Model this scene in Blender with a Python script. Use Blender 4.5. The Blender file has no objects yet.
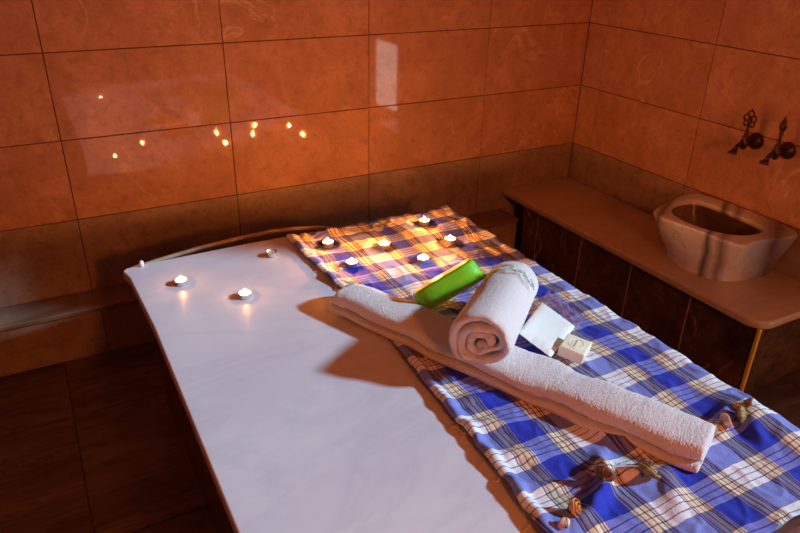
import bpy, bmesh, math, random
from mathutils import Vector, Matrix, noise
random.seed(7)
PI = math.pi
S = bpy.context.scene
COL = S.collection
FL = 1.11                      # height of the fitted tile line above the floor
def Z(z): return z + FL

# ------------------------------------------------------------------ materials
def newmat(name):
    m = bpy.data.materials.new(name); m.use_nodes = True
    nt = m.node_tree; nt.nodes.clear()
    out = nt.nodes.new('ShaderNodeOutputMaterial')
    b = nt.nodes.new('ShaderNodeBsdfPrincipled')
    nt.links.new(b.outputs[0], out.inputs[0])
    return m, nt, b, out
def N(nt, typ, **kw):
    n = nt.nodes.new(typ)
    for k, v in kw.items():
        if k.startswith('i_'):
            n.inputs[k[2:].replace('_', ' ')].default_value = v
        else: setattr(n, k, v)
    return n
def ramp(nt, stops, fac, interp='LINEAR'):
    r = nt.nodes.new('ShaderNodeValToRGB'); r.color_ramp.interpolation = interp
    cr = r.color_ramp
    while len(cr.elements) > 1: cr.elements.remove(cr.elements[-1])
    cr.elements[0].position = stops[0][0]; cr.elements[0].color = (*stops[0][1], 1)
    for p, c in stops[1:]:
        e = cr.elements.new(p); e.color = (*c, 1)
    nt.links.new(fac, r.inputs[0]); return r
def mix(nt, fac, a, b, typ='MIX'):
    m = nt.nodes.new('ShaderNodeMix'); m.data_type = 'RGBA'; m.blend_type = typ
    for s, v in ((0, fac), (6, a), (7, b)):
        if hasattr(v, 'links') or hasattr(v, 'is_linked'): nt.links.new(v, m.inputs[s])
        elif s == 0: m.inputs[0].default_value = v
        else: m.inputs[s].default_value = (*v, 1)
    return m.outputs[2]
def tex_noise(nt, scale, detail=6, rough=.6, vec=None, dist=0.0):
    n = N(nt, 'ShaderNodeTexNoise'); n.inputs['Scale'].default_value = scale
    n.inputs['Detail'].default_value = detail; n.inputs['Roughness'].default_value = rough
    n.inputs['Distortion'].default_value = dist
    if vec is not None: nt.links.new(vec, n.inputs['Vector'])
    return n.outputs[0]
def coords(nt, kind='Object', scale=(1, 1, 1), rot=(0, 0, 0)):
    c = N(nt, 'ShaderNodeTexCoord'); mp = N(nt, 'ShaderNodeMapping')
    nt.links.new(c.outputs[kind], mp.inputs[0])
    mp.inputs['Scale'].default_value = scale; mp.inputs['Rotation'].default_value = rot
    return mp.outputs[0]
def bump(nt, b, h, strength=.2, dist=.01):
    bp = N(nt, 'ShaderNodeBump'); bp.inputs['Strength'].default_value = strength
    bp.inputs['Distance'].default_value = dist
    nt.links.new(h, bp.inputs['Height']); nt.links.new(bp.outputs[0], b.inputs['Normal'])

def plain(name, col, rough=.5, metal=0.0, nscale=0, namt=.15, bs=0, emit=None, es=0):
    m, nt, b, o = newmat(name)
    b.inputs['Roughness'].default_value = rough; b.inputs['Metallic'].default_value = metal
    if nscale:
        v = coords(nt)
        n = tex_noise(nt, nscale, 5, .6, v)
        d = tuple(max(0, c * (1 - namt)) for c in col); l = tuple(min(1, c * (1 + namt)) for c in col)
        r = ramp(nt, [(.3, d), (.7, l)], n); nt.links.new(r.outputs[0], b.inputs['Base Color'])
        if bs: bump(nt, b, n, bs, .004)
    else: b.inputs['Base Color'].default_value = (*col, 1)
    if emit: b.inputs['Emission Color'].default_value = (*emit, 1); b.inputs['Emission Strength'].default_value = es
    return m

def tile_mat(name, dark, light, spot, vein, rough=.16, veinamt=.5):
    m, nt, b, o = newmat(name)
    v = coords(nt)
    at = N(nt, 'ShaderNodeAttribute', attribute_name='tile_shift')
    add = N(nt, 'ShaderNodeVectorMath', operation='ADD')
    nt.links.new(v, add.inputs[0]); nt.links.new(at.outputs['Vector'], add.inputs[1]); v = add.outputs[0]
    n1 = tex_noise(nt, 5.5, 8, .62, v, .4)
    c = ramp(nt, [(.3, dark), (.5, tuple((a + d) / 2 for a, d in zip(dark, light))), (.68, light)], n1).outputs[0]
    n2 = tex_noise(nt, 26, 4, .55, v, .3)
    f2 = ramp(nt, [(.5, (0, 0, 0)), (.70, (.5, .5, .5))], n2).outputs[0]
    c = mix(nt, f2, c, spot)
    n4 = tex_noise(nt, 90, 3, .6, v)
    f4 = ramp(nt, [(.45, (0, 0, 0)), (.75, (.4, .4, .4))], n4).outputs[0]
    c = mix(nt, f4, c, spot)
    # thin light veins
    n3 = tex_noise(nt, 2.6, 5, .55, v, 1.2)
    f3 = ramp(nt, [(.485, (0, 0, 0)), (.5, (veinamt,) * 3), (.515, (0, 0, 0))], n3).outputs[0]
    n5 = tex_noise(nt, 2.0, 2, .5, v)
    f5 = ramp(nt, [(.5, (0, 0, 0)), (.62, (1, 1, 1))], n5).outputs[0]
    ff = mix(nt, 1.0, f3, f5, 'MULTIPLY')
    c = mix(nt, ff, c, vein)
    nt.links.new(c, b.inputs['Base Color'])
    rr = ramp(nt, [(.35, (rough,) * 3), (.7, (rough + .045,) * 3)], n2).outputs[0]
    nt.links.new(rr, b.inputs['Roughness'])
    bump(nt, b, n2, .015, .002)
    return m

def marble(name, base, cloud, vein, scale=2.5, rough=.2, stretch=(1, 1, 1), veinamt=.5, rot=(0, 0, 0)):
    m, nt, b, o = newmat(name)
    v = coords(nt, 'Object', stretch, rot)
    n1 = tex_noise(nt, scale, 8, .6, v, .5)
    c = ramp(nt, [(.32, cloud), (.66, base)], n1).outputs[0]
    n2 = tex_noise(nt, scale * .8, 6, .6, v, 1.6)
    f = ramp(nt, [(.45, (0, 0, 0)), (.5, (veinamt,) * 3), (.56, (0, 0, 0))], n2).outputs[0]
    c = mix(nt, f, c, vein)
    nt.links.new(c, b.inputs['Base Color']); b.inputs['Roughness'].default_value = rough
    n3 = tex_noise(nt, 40, 4, .6, v)
    bump(nt, b, n3, .04, .002)
    return m

M = {}
M['tile'] = tile_mat('beige_stone_tile', (.50, .245, .135), (.72, .38, .215), (.38, .18, .09), (.88, .62, .40), .025)
M['tile_low'] = tile_mat('brown_stone_tile', (.31, .21, .135), (.47, .33, .22), (.20, .125, .075), (.45, .34, .24), .2, .3)
M['grout'] = plain('dark_grout', (.10, .05, .03), .9, 0, 40, .2)
M['grout_dark'] = plain('bench_grout', (.50, .30, .20), .9, 0, 40, .2)
M['dark_marble'] = tile_mat('dark_brown_marble', (.03, .016, .012), (.17, .09, .05), (.014, .008, .006), (.42, .26, .15), .22, .8)
M['slab'] = marble('white_slab_marble', (.74, .73, .77), (.62, .60, .66), (.50, .48, .56), 1.6, .38, (1, 1.8, 1), .25)
M['bench'] = marble('cream_bench_marble', (.60, .45, .30), (.50, .36, .23), (.42, .29, .18), 2.2, .22, (1, 2, 1), .3)
M['ledge'] = marble('brown_ledge_marble', (.27, .17, .11), (.19, .115, .07), (.14, .08, .05), 3, .35, (2.5, 1, 1), .3)
M['slab_base'] = plain('dark_stone_base', (.035, .02, .016), .35, 0, 14, .35, .2)
M['plaster'] = plain('warm_plaster', (.55, .40, .28), .8, 0, 6, .1, .1)
M['strip'] = plain('pale_strip_stone', (.36, .25, .16), .5, 0, 14, .2, .2)
M['bronze'] = plain('aged_bronze', (.10, .045, .025), .38, .75, 60, .4, .3)
M['brass'] = plain('brass_trim', (.90, .62, .08), .35, .15)
M['green'] = None
M['alu'] = plain('thin_aluminium', (.82, .80, .78), .28, .9, 90, .05, .1)
M['wick'] = plain('burnt_wick', (.03, .02, .015), .9)
M['frame'] = plain('painted_frame', (.5, .42, .34), .5)

# floor stone: brown with streaks
def floor_mat():
    m, nt, b, o = newmat('brown_floor_marble')
    v0 = coords(nt)
    at = N(nt, 'ShaderNodeAttribute', attribute_name='tile_shift')
    add = N(nt, 'ShaderNodeVectorMath', operation='ADD')
    nt.links.new(v0, add.inputs[0]); nt.links.new(at.outputs['Vector'], add.inputs[1])
    mp = N(nt, 'ShaderNodeMapping'); nt.links.new(add.outputs[0], mp.inputs[0])
    mp.inputs['Scale'].default_value = (1.0, 5.0, 1); mp.inputs['Rotation'].default_value = (0, 0, .12)
    v = mp.outputs[0]
    n1 = tex_noise(nt, 2.4, 7, .62, v, .8)
    c = ramp(nt, [(.33, (.05, .032, .028)), (.5, (.11, .07, .055)), (.68, (.17, .11, .085))], n1).outputs[0]
    n2 = tex_noise(nt, 1.6, 5, .6, v, 1.8)
    f = ramp(nt, [(.47, (0, 0, 0)), (.5, (.7, .7, .7)), (.53, (0, 0, 0))], n2).outputs[0]
    c = mix(nt, f, c, (.03, .018, .015))
    nt.links.new(c, b.inputs['Base Color']); b.inputs['Roughness'].default_value = .35
    return m
M['floor'] = floor_mat()

def basin_mat():
    m, nt, b, o = newmat('banded_basin_marble')
    tc = N(nt, 'ShaderNodeTexCoord')
    # stone bands run vertically: position along the front (y) warped by noise
    nz = N(nt, 'ShaderNodeTexNoise'); nz.inputs['Scale'].default_value = 7; nz.inputs['Detail'].default_value = 6
    nt.links.new(tc.outputs['Object'], nz.inputs['Vector'])
    sep = N(nt, 'ShaderNodeSeparateXYZ'); nt.links.new(tc.outputs['Object'], sep.inputs[0])
    ma = N(nt, 'ShaderNodeMath', operation='MULTIPLY_ADD'); nt.links.new(nz.outputs[0], ma.inputs[0])
    ma.inputs[1].default_value = .045; nt.links.new(sep.outputs['Y'], ma.inputs[2])
    mb = N(nt, 'ShaderNodeMath', operation='MULTIPLY_ADD'); nt.links.new(sep.outputs['X'], mb.inputs[0])
    mb.inputs[1].default_value = -.55; nt.links.new(ma.outputs[0], mb.inputs[2])
    mr = N(nt, 'ShaderNodeMapRange'); mr.inputs['From Min'].default_value = -.30; mr.inputs['From Max'].default_value = .42
    nt.links.new(mb.outputs[0], mr.inputs[0])
    W = (.84, .86, .92); G = (.40, .42, .50); P = (.12, .09, .13); C = (.74, .68, .56)
    c = ramp(nt, [(0, G), (.08, P), (.14, G), (.22, C), (.28, W), (.33, (.30, .26, .27)), (.37, W), (.41, P), (.44, W), (.6, W), (.70, (.62, .56, .52)), (.735, P), (.77, (.70, .60, .48)), (.9, C), (.95, W), (1, G)], mr.outputs[0]).outputs[0]
    n2 = tex_noise(nt, 22, 6, .65, tc.outputs['Object'], 1)
    f = ramp(nt, [(.5, (0, 0, 0)), (.72, (.55, .55, .55))], n2).outputs[0]
    c = mix(nt, f, c, (.34, .32, .38))
    nt.links.new(c, b.inputs['Base Color']); b.inputs['Roughness'].default_value = .3
    bump(nt, b, n2, .15, .004)
    return m
M['basin'] = basin_mat()
M['basin_in'] = marble('brown_shaded_basin_hollow', (.20, .12, .075), (.12, .07, .045), (.08, .05, .035), 5, .3, (1, 1, 1), .6)  # brown stone, darkened so the colour carries the shade inside the hollow

def terry(name, col, sc=1.0):
    m, nt, b, o = newmat(name)
    v = coords(nt)
    n1 = tex_noise(nt, 420 * sc, 3, .7, v)
    n2 = tex_noise(nt, 120 * sc, 4, .7, v)
    mx = mix(nt, .5, n1, n2)
    c = ramp(nt, [(.3, tuple(x * .80 for x in col)), (.6, col)], mx).outputs[0]
    nt.links.new(c, b.inputs['Base Color']); b.inputs['Roughness'].default_value = .95
    b.inputs['Sheen Weight'].default_value = .35; b.inputs['Sheen Roughness'].default_value = .6
    bump(nt, b, mx, .9, .006)
    return m
M['terry'] = terry('white_terry', (.88, .84, .84))
M['terry2'] = terry('cream_terry', (.76, .66, .60))
M['thread'] = plain('green_thread', (.38, .48, .34), .7)
M['soap'] = plain('cream_soap', (.88, .84, .62), .45, 0, 30, .03, .05)
M['pad'] = plain('white_cloth_pad', (.90, .92, .88), .6, 0, 18, .02, .1)

def cloth_mat():
    m, nt, b, o = newmat('plaid_cotton')
    uv = N(nt, 'ShaderNodeUVMap', uv_map='weave')
    # slight weave waviness
    nz = N(nt, 'ShaderNodeTexNoise'); nz.inputs['Scale'].default_value = 6; nt.links.new(uv.outputs[0], nz.inputs['Vector'])
    vm = N(nt, 'ShaderNodeVectorMath', operation='MULTIPLY_ADD')
    nt.links.new(nz.outputs['Color'], vm.inputs[0]); vm.inputs[1].default_value = (.012, .012, 0); nt.links.new(uv.outputs[0], vm.inputs[2])
    sep = N(nt, 'ShaderNodeSeparateXYZ'); nt.links.new(vm.outputs[0], sep.inputs[0])
    def fr(sock, off, per):
        a = N(nt, 'ShaderNodeMath', operation='ADD'); nt.links.new(sock, a.inputs[0]); a.inputs[1].default_value = off
        d = N(nt, 'ShaderNodeMath', operation='DIVIDE'); nt.links.new(a.outputs[0], d.inputs[0]); d.inputs[1].default_value = per
        f = N(nt, 'ShaderNodeMath', operation='FRACT'); nt.links.new(d.outputs[0], f.inputs[0]); return f.outputs[0]
    u = fr(sep.outputs[0], 1.2235 + .027 + 2.17 - .006, .217)
    v = fr(sep.outputs[1], 1.60 + .0278 + 1.235 * 2 - .006, .1235)
    BL = (.010, .018, .42); WH = (.80, .80, .86); DK = (.014, .008, .02); PE = (.62, .33, .18); YE = (.88, .60, .22)
    band = [(0, DK), (.07, PE), (.15, DK), (.22, PE), (.28, YE), (.45, DK), (.51, YE), (.70, DK), (.77, PE), (.84, DK), (.92, PE)]
    st = [(0, BL)] + [(.27 + p * .215, c) for p, c in band] + [(.485, WH)] + [(.765 + p * .215, c) for p, c in band] + [(.98, BL)]
    warp = ramp(nt, st, u, 'CONSTANT').outputs[0]
    BW = (.022, .045, .50); WW = (.88, .86, .90); DW = (.035, .03, .12)
    weft = ramp(nt, [(0, BW), (.45, WW), (.57, DW), (.59, WW), (.70, DW), (.72, WW), (.83, DW), (.85, WW), (.965, DW), (.98, BW)], v, 'CONSTANT').outputs[0]
    def gam(sock, g):
        n = N(nt, 'ShaderNodeGamma'); nt.links.new(sock, n.inputs[0]); n.inputs[1].default_value = g; return n.outputs[0]
    c = gam(mix(nt, .5, gam(warp, .3), gam(weft, .3)), 1 / .3)
    # yarn flecks
    n1 = tex_noise(nt, 260, 3, .7, uv.outputs[0])
    f = ramp(nt, [(.35, (.82, .82, .82)), (.65, (1.1, 1.1, 1.1))], n1).outputs[0]
    c = mix(nt, 1.0, c, f, 'MULTIPLY')
    nt.links.new(c, b.inputs['Base Color']); b.inputs['Roughness'].default_value = .9
    n2 = tex_noise(nt, 60, 4, .6, uv.outputs[0])
    bump(nt, b, mix(nt, .5, n1, n2), .5, .004)
    return m
M['cloth'] = cloth_mat()

def green_mat():
    m, nt, b, o = newmat('green_plastic')
    v = coords(nt); n = tex_noise(nt, 40, 3, .5, v)
    c = ramp(nt, [(.3, (.17, .66, .015)), (.7, (.22, .74, .02))], n).outputs[0]
    nt.links.new(c, b.inputs['Base Color']); b.inputs['Roughness'].default_value = .42
    b.inputs['Subsurface Weight'].default_value = .12; b.inputs['Subsurface Radius'].default_value = (.01, .02, .003)
    return m
M['green'] = green_mat()
def wax_mat():
    m, nt, b, o = newmat('candle_wax')
    b.inputs['Base Color'].default_value = (.92, .86, .74, 1); b.inputs['Roughness'].default_value = .35
    b.inputs['Subsurface Weight'].default_value = .6; b.inputs['Subsurface Radius'].default_value = (.02, .012, .006)
    return m
M['wax'] = wax_mat()
def flame_mat():
    m = bpy.data.materials.new('candle_flame'); m.use_nodes = True; nt = m.node_tree; nt.nodes.clear()
    out = nt.nodes.new('ShaderNodeOutputMaterial'); e = nt.nodes.new('ShaderNodeEmission'); t = nt.nodes.new('ShaderNodeBsdfTransparent')
    e.inputs[0].default_value = (1, .62, .24, 1); e.inputs[1].default_value = 90
    a = nt.nodes.new('ShaderNodeAddShader'); nt.links.new(e.outputs[0], a.inputs[0]); nt.links.new(t.outputs[0], a.inputs[1])
    nt.links.new(a.outputs[0], out.inputs[0]); return m
M['flame'] = flame_mat()
def film_mat():
    m = bpy.data.materials.new('clear_film'); m.use_nodes = True; nt = m.node_tree; nt.nodes.clear()
    out = nt.nodes.new('ShaderNodeOutputMaterial'); g = nt.nodes.new('ShaderNodeBsdfGlossy'); t = nt.nodes.new('ShaderNodeBsdfTransparent')
    g.inputs['Roughness'].default_value = .12; g.inputs[0].default_value = (.9, .95, 1, 1)
    lw = N(nt, 'ShaderNodeLayerWeight'); lw.inputs[0].default_value = .35
    df = nt.nodes.new('ShaderNodeBsdfDiffuse'); df.inputs[0].default_value = (.9, .92, 1, 1)
    m1 = nt.nodes.new('ShaderNodeMixShader'); m1.inputs[0].default_value = .2
    nt.links.new(g.outputs[0], m1.inputs[1]); nt.links.new(df.outputs[0], m1.inputs[2])
    ms = nt.nodes.new('ShaderNodeMixShader')
    ma = N(nt, 'ShaderNodeMath', operation='MULTIPLY_ADD'); nt.links.new(lw.outputs['Facing'], ma.inputs[0]); ma.inputs[1].default_value = .5; ma.inputs[2].default_value = .16
    nt.links.new(ma.outputs[0], ms.inputs[0])
    nt.links.new(t.outputs[0], ms.inputs[1]); nt.links.new(m1.outputs[0], ms.inputs[2])
    nt.links.new(ms.outputs[0], out.inputs[0]); return m
M['film'] = film_mat()
def petal_mat(name, a, b_, c_):
    m, nt, b, o = newmat(name)
    v = coords(nt); n = tex_noise(nt, 70, 4, .6, v)
    c = ramp(nt, [(.3, a), (.5, b_), (.68, c_)], n).outputs[0]
    nt.links.new(c, b.inputs['Base Color']); b.inputs['Roughness'].default_value = .7
    bump(nt, b, n, .3, .003); return m
M['petal_o'] = petal_mat('dried_orange_petal', (.25, .07, .02), (.65, .26, .06), (.80, .50, .18))
M['petal_b'] = petal_mat('dried_brown_petal', (.06, .025, .02), (.18, .08, .04), (.34, .21, .09))
M['petal_y'] = petal_mat('dried_olive_petal', (.12, .07, .025), (.32, .22, .06), (.52, .44, .18))
M['petal_p'] = petal_mat('dried_pink_petal', (.30, .13, .10), (.62, .38, .30), (.80, .66, .55))
M['calyx'] = plain('dry_calyx', (.13, .12, .04), .8, 0, 80, .4)
M['glow_pane'] = plain('added_glow_glass', (.8, .8, .8), .5, 0, 0, 0, 0, (1, .88, .76), 3.8)  # emission of the added pane, out of view
M['lampglass'] = plain('lit_lamp_glass', (.9, .8, .6), .4, 0, 0, 0, 0, (1, .36, .06), 6)

# ------------------------------------------------------------------ helpers
def link(name, me, mat, parent=None, smooth=True, loc=None):
    o = bpy.data.objects.new(name, me); COL.objects.link(o)
    if mat is not None: me.materials.append(mat)
    if smooth:
        for p in me.polygons: p.use_smooth = True
    if parent is not None: o.parent = parent
    if loc is not None: o.location = loc
    return o
def from_bm(name, bm, mat, parent=None, smooth=True, loc=None):
    me = bpy.data.meshes.new(name); bmesh.ops.recalc_face_normals(bm, faces=bm.faces[:]); bm.to_mesh(me); bm.free()
    return link(name, me, mat, parent, smooth, loc)
def pydata(name, vs, fs, mat, parent=None, smooth=True, loc=None, recalc=True):
    me = bpy.data.meshes.new(name); me.from_pydata([tuple(v) for v in vs], [], fs)
    if recalc:
        bm = bmesh.new(); bm.from_mesh(me); bmesh.ops.recalc_face_normals(bm, faces=bm.faces[:]); bm.to_mesh(me); bm.free()
    return link(name, me, mat, parent, smooth, loc)
def bevel(o, w, seg=3, angle=None):
    m = o.modifiers.new('bev', 'BEVEL'); m.width = w; m.segments = seg
    m.limit_method = 'ANGLE'; m.angle_limit = math.radians(angle or 35)
    wn = o.modifiers.new('wn', 'WEIGHTED_NORMAL'); return o
def subd(o, n=2):
    m = o.modifiers.new('sub', 'SUBSURF'); m.levels = n; m.render_levels = n; return o
def box_bm(bm, x0, x1, y0, y1, z0, z1):
    v = [bm.verts.new(p) for p in ((x0, y0, z0), (x1, y0, z0), (x1, y1, z0), (x0, y1, z0), (x0, y0, z1), (x1, y0, z1), (x1, y1, z1), (x0, y1, z1))]
    for f in ((0, 3, 2, 1), (4, 5, 6, 7), (0, 1, 5, 4), (1, 2, 6, 5), (2, 3, 7, 6), (3, 0, 4, 7)): bm.faces.new([v[i] for i in f])
def box(name, x0, x1, y0, y1, z0, z1, mat, parent=None, bev=0):
    bm = bmesh.new(); box_bm(bm, x0, x1, y0, y1, z0, z1)
    o = from_bm(name, bm, mat, parent, False)
    if bev: bevel(o, bev)
    return o
def prism(name, pts, z0, z1, mat, parent=None, bev=0, smooth=False):
    bm = bmesh.new(); a = [bm.verts.new((x, y, z0)) for x, y in pts]; b = [bm.verts.new((x, y, z1)) for x, y in pts]
    bm.faces.new(a[::-1]); bm.faces.new(b); n = len(pts)
    for i in range(n): bm.faces.new((a[i], a[(i + 1) % n], b[(i + 1) % n], b[i]))
    o = from_bm(name, bm, mat, parent, smooth)
    if bev: bevel(o, bev)
    return o
def lathe_bm(bm, prof, n=32, M4=None, sx=1, sy=1):
    rings = []
    for r, z in prof:
        if r < 1e-6: rings.append([bm.verts.new((0, 0, z))])
        else: rings.append([bm.verts.new((sx * r * math.cos(2 * PI * i / n), sy * r * math.sin(2 * PI * i / n), z)) for i in range(n)])
    vs = [v for r in rings for v in r]
    for a, b in zip(rings, rings[1:]):
        if len(a) == 1 and len(b) == 1: continue
        for i in range(n):
            j = (i + 1) % n
            if len(a) == 1: bm.faces.new((a[0], b[i], b[j]))
            elif len(b) == 1: bm.faces.new((a[i], b[0], a[j]))
            else: bm.faces.new((a[i], b[i], b[j], a[j]))
    if M4 is not None: bmesh.ops.transform(bm, matrix=M4, verts=vs)
    return vs
def tube_bm(bm, pts, r, n=8, cap=True):
    pts = [Vector(p) for p in pts]; rad = r if isinstance(r, (list, tuple)) else [r] * len(pts)
    rings = []; prev = None
    for i, p in enumerate(pts):
        t = (pts[min(i + 1, len(pts) - 1)] - pts[max(i - 1, 0)])
        t = t.normalized() if t.length > 1e-9 else Vector((0, 0, 1))
        if prev is None: a = t.orthogonal().normalized()
        else:
            a = prev - t * prev.dot(t); a = a.normalized() if a.length > 1e-6 else t.orthogonal().normalized()
        prev = a; b = t.cross(a)
        rings.append([bm.verts.new(p + (a * math.cos(2 * PI * k / n) + b * math.sin(2 * PI * k / n)) * rad[i]) for k in range(n)])
    for A, B in zip(rings, rings[1:]):
        for k in range(n): bm.faces.new((A[k], A[(k + 1) % n], B[(k + 1) % n], B[k]))
    if cap: bm.faces.new(rings[0][::-1]); bm.faces.new(rings[-1])
def props(o, label=None, cat=None, group=None, kind=None):
    if label: o['label'] = label
    if cat: o['category'] = cat
    if group: o['group'] = group
    if kind: o['kind'] = kind
    return o
def empty(name, loc, label, cat, group=None, rot=(0, 0, 0)):
    o = bpy.data.objects.new(name, None); COL.objects.link(o); o.location = loc; o.rotation_euler = rot
    o.empty_display_size = .05
    return props(o, label, cat, group)
def struct(o): o['kind'] = 'structure'; return o
def smoothstep(a, b, x):
    t = max(0, min(1, (x - a) / (b - a))); return t * t * (3 - 2 * t)
def fbm(x, y, z=0): return noise.fractal(Vector((x, y, z)), 1.0, 2.0, 4)

# ------------------------------------------------------------------ tiled surfaces
def subtract(rect, hole):
    a0, a1, b0, b1 = rect; h0, h1, g0, g1 = hole
    if a1 <= h0 or a0 >= h1 or b1 <= g0 or b0 >= g1: return [rect]
    out = []
    if a0 < h0: out.append((a0, h0, b0, b1))
    if a1 > h1: out.append((h1, a1, b0, b1))
    m0, m1 = max(a0, h0), min(a1, h1)
    if b0 < g0: out.append((m0, m1, b0, g0))
    if b1 > g1: out.append((m0, m1, g1, b1))
    return out
def tiles(rects, place, gap, thick, tilt, rnd):
    """rects: (a0,a1,b0,b1,matindex); place(a,b,h)->Vector"""
    vs, fs, mi, sh = [], [], [], []
    for a0, a1, b0, b1, k in rects:
        g = gap / 2; a0 += g; a1 -= g; b0 += g; b1 -= g
        if a1 - a0 < .004 or b1 - b0 < .004: continue
        ta, tb = rnd.uniform(-tilt, tilt), rnd.uniform(-tilt, tilt)
        ca, cb = (a0 + a1) / 2, (b0 + b1) / 2; e = .0012; n0 = len(vs)
        for ins, h in ((0, 0), (0, thick - e), (e, thick)):
            for a, b in ((a0 + ins, b0 + ins), (a1 - ins, b0 + ins), (a1 - ins, b1 - ins), (a0 + ins, b1 - ins)):
                hh = h + (ta * (a - ca) + tb * (b - cb) if h > 0 else 0)
                vs.append(place(a, b, hh))
        q = []
        for r in range(2):
            for i in range(4):
                j = (i + 1) % 4; q.append((n0 + r * 4 + i, n0 + r * 4 + j, n0 + r * 4 + 4 + j, n0 + r * 4 + 4 + i))
        q.append((n0 + 8, n0 + 9, n0 + 10, n0 + 11))
        s = (rnd.uniform(-20, 20), rnd.uniform(-20, 20), rnd.uniform(-20, 20))
        for f in q: fs.append(f); mi.append(k); sh.append(s)
    return vs, fs, mi, sh
def tiled(name, rects, place, backing, mats, gap=.003, thick=.008, tilt=.0006, seed=1, parent=None):
    """backing: list of boxes (x0,x1,y0,y1,z0,z1) in grout material, index 0; mats follow"""
    rnd = random.Random(seed)
    vs, fs, mi, sh = tiles(rects, place, gap, thick, tilt, rnd)
    vs = [tuple(v) for v in vs]
    for x0, x1, y0, y1, z0, z1 in backing:
        n0 = len(vs)
        vs += [(x0, y0, z0), (x1, y0, z0), (x1, y1, z0), (x0, y1, z0), (x0, y0, z1), (x1, y0, z1), (x1, y1, z1), (x0, y1, z1)]
        for f in ((0, 3, 2, 1), (4, 5, 6, 7), (0, 1, 5, 4), (1, 2, 6, 5), (2, 3, 7, 6), (3, 0, 4, 7)):
            fs.append(tuple(n0 + i for i in f)); mi.append(0); sh.append((0, 0, 0))
    me = bpy.data.meshes.new(name); me.from_pydata(vs, [], fs)
    for m in mats: me.materials.append(m)
    me.polygons.foreach_set('material_index', mi)
    at = me.attributes.new('tile_shift', 'FLOAT_VECTOR', 'FACE')
    at.data.foreach_set('vector', [c for s in sh for c in s])
    bm = bmesh.new(); bm.from_mesh(me); bmesh.ops.recalc_face_normals(bm, faces=bm.faces[:]); bm.to_mesh(me); bm.free()
    o = bpy.data.objects.new(name, me); COL.objects.link(o)
    if parent is not None: o.parent = parent
    return o

W, H = .6046, .30
XL, YF, ZC = -3.7, -4.3, 2.6
rows = []                       # (z0, z1, matindex)
rows.append((0, Z(-.9), 2)); rows.append((Z(-.9), Z(-.6), 2))
z = -.6
while Z(z) < ZC: rows.append((Z(z), min(Z(z + H), ZC), 1)); z += H
def cuts(first, step, lo, hi):
    c = [lo]; x = first
    while x > lo: x -= step
    x += step
    while x < hi - 1e-4:
        if x > lo + 1e-4: c.append(x)
        x += step
    c.append(hi); return c
TT = .008
# back wall : face of the tiles at y = 0
rects = []
cx = cuts(-.592, W, XL, 0)
for z0, z1, k in rows:
    for a, b in zip(cx, cx[1:]): rects.append((a, b, z0, z1, k))
wb = struct(tiled('wall_back', rects, lambda a, b, h: Vector((a, TT - h, b)), [(XL, .16, TT, .15, 0, ZC)],
      [M['grout'], M['tile'], M['tile_low']], seed=3, tilt=.0009))
# right wall with a window opening and a low hole for an added glowing pane
WIN = (-3.75, -1.80, Z(-.10), Z(1.02)); LOW = (-2.36, -1.95, Z(-.92), Z(-.36))
rects = []
cy = cuts(-.126, W, YF, 0)
for z0, z1, k in rows:
    for a, b in zip(cy, cy[1:]):
        rs = [(a, b, z0, z1)]
        for hole in (WIN, LOW): rs = [q for r in rs for q in subtract(r, hole)]
        rects += [(*r, k) for r in rs]
bk = [(YF, 0, 0, ZC)]
for hole in (WIN, LOW): bk = [q for r in bk for q in subtract(r, hole)]
wr = struct(tiled('wall_right', rects, lambda a, b, h: Vector((TT - h, a, b)), [(TT, .12, a, b, c, d) for a, b, c, d in bk],
      [M['grout'], M['tile'], M['tile_low']], seed=5, tilt=.0009))
# left and front walls
rects = []
for z0, z1, k in rows:
    for a, b in zip(cy, cy[1:]): rects.append((a, b, z0, z1, k))
struct(tiled('wall_left', rects, lambda a, b, h: Vector((XL - TT + h, a, b)), [(XL - .12, XL - TT, YF - .1, .15, 0, ZC)], [M['grout'], M['tile'], M['tile_low']], seed=6))
rects = []
for z0, z1, k in rows:
    for a, b in zip(cx, cx[1:]): rects.append((a, b, z0, z1, k))
struct(tiled('wall_front', rects, lambda a, b, h: Vector((a, YF - TT + h, b)), [(XL, .12, YF - .12, YF - TT, 0, ZC)], [M['grout'], M['tile'], M['tile_low']], seed=8))
struct(box('ceiling', XL - .12, .16, YF - .12, .15, ZC, ZC + .1, M['plaster']))
# floor
fx = cuts(-2.557, .6, XL, 0); fy = cuts(-.495, .6, YF, 0)
rects = [(a, b, c, d, 1) for a, b in zip(fx, fx[1:]) for c, d in zip(fy, fy[1:])]
struct(tiled('floor', rects, lambda a, b, h: Vector((a, b, h - TT)), [(XL - .12, .16, YF - .12, .15, -.1, -TT)], [plain('floor_grout', (.22, .12, .08), .9), M['floor']], gap=.004, seed=4, tilt=.0004))
# low ledge along the back wall
lx = cuts(-2.395, .6, XL, -.43)
rects = [(a, b, 0.0, Z(-.9) - .022, 1) for a, b in zip(lx, lx[1:])]
trim = struct(tiled('trim_1', rects, lambda a, b, h: Vector((a, -.128 - h, b)), [(XL, -.43, -.128, -.0005, 0, Z(-.9) - .02)], [M['grout'], M['tile_low']], seed=9))
lt = box('ledge_top', XL, -.43, -.146, -.0005, Z(-.9) - .02, Z(-.9), M['ledge'], trim, .004)
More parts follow.
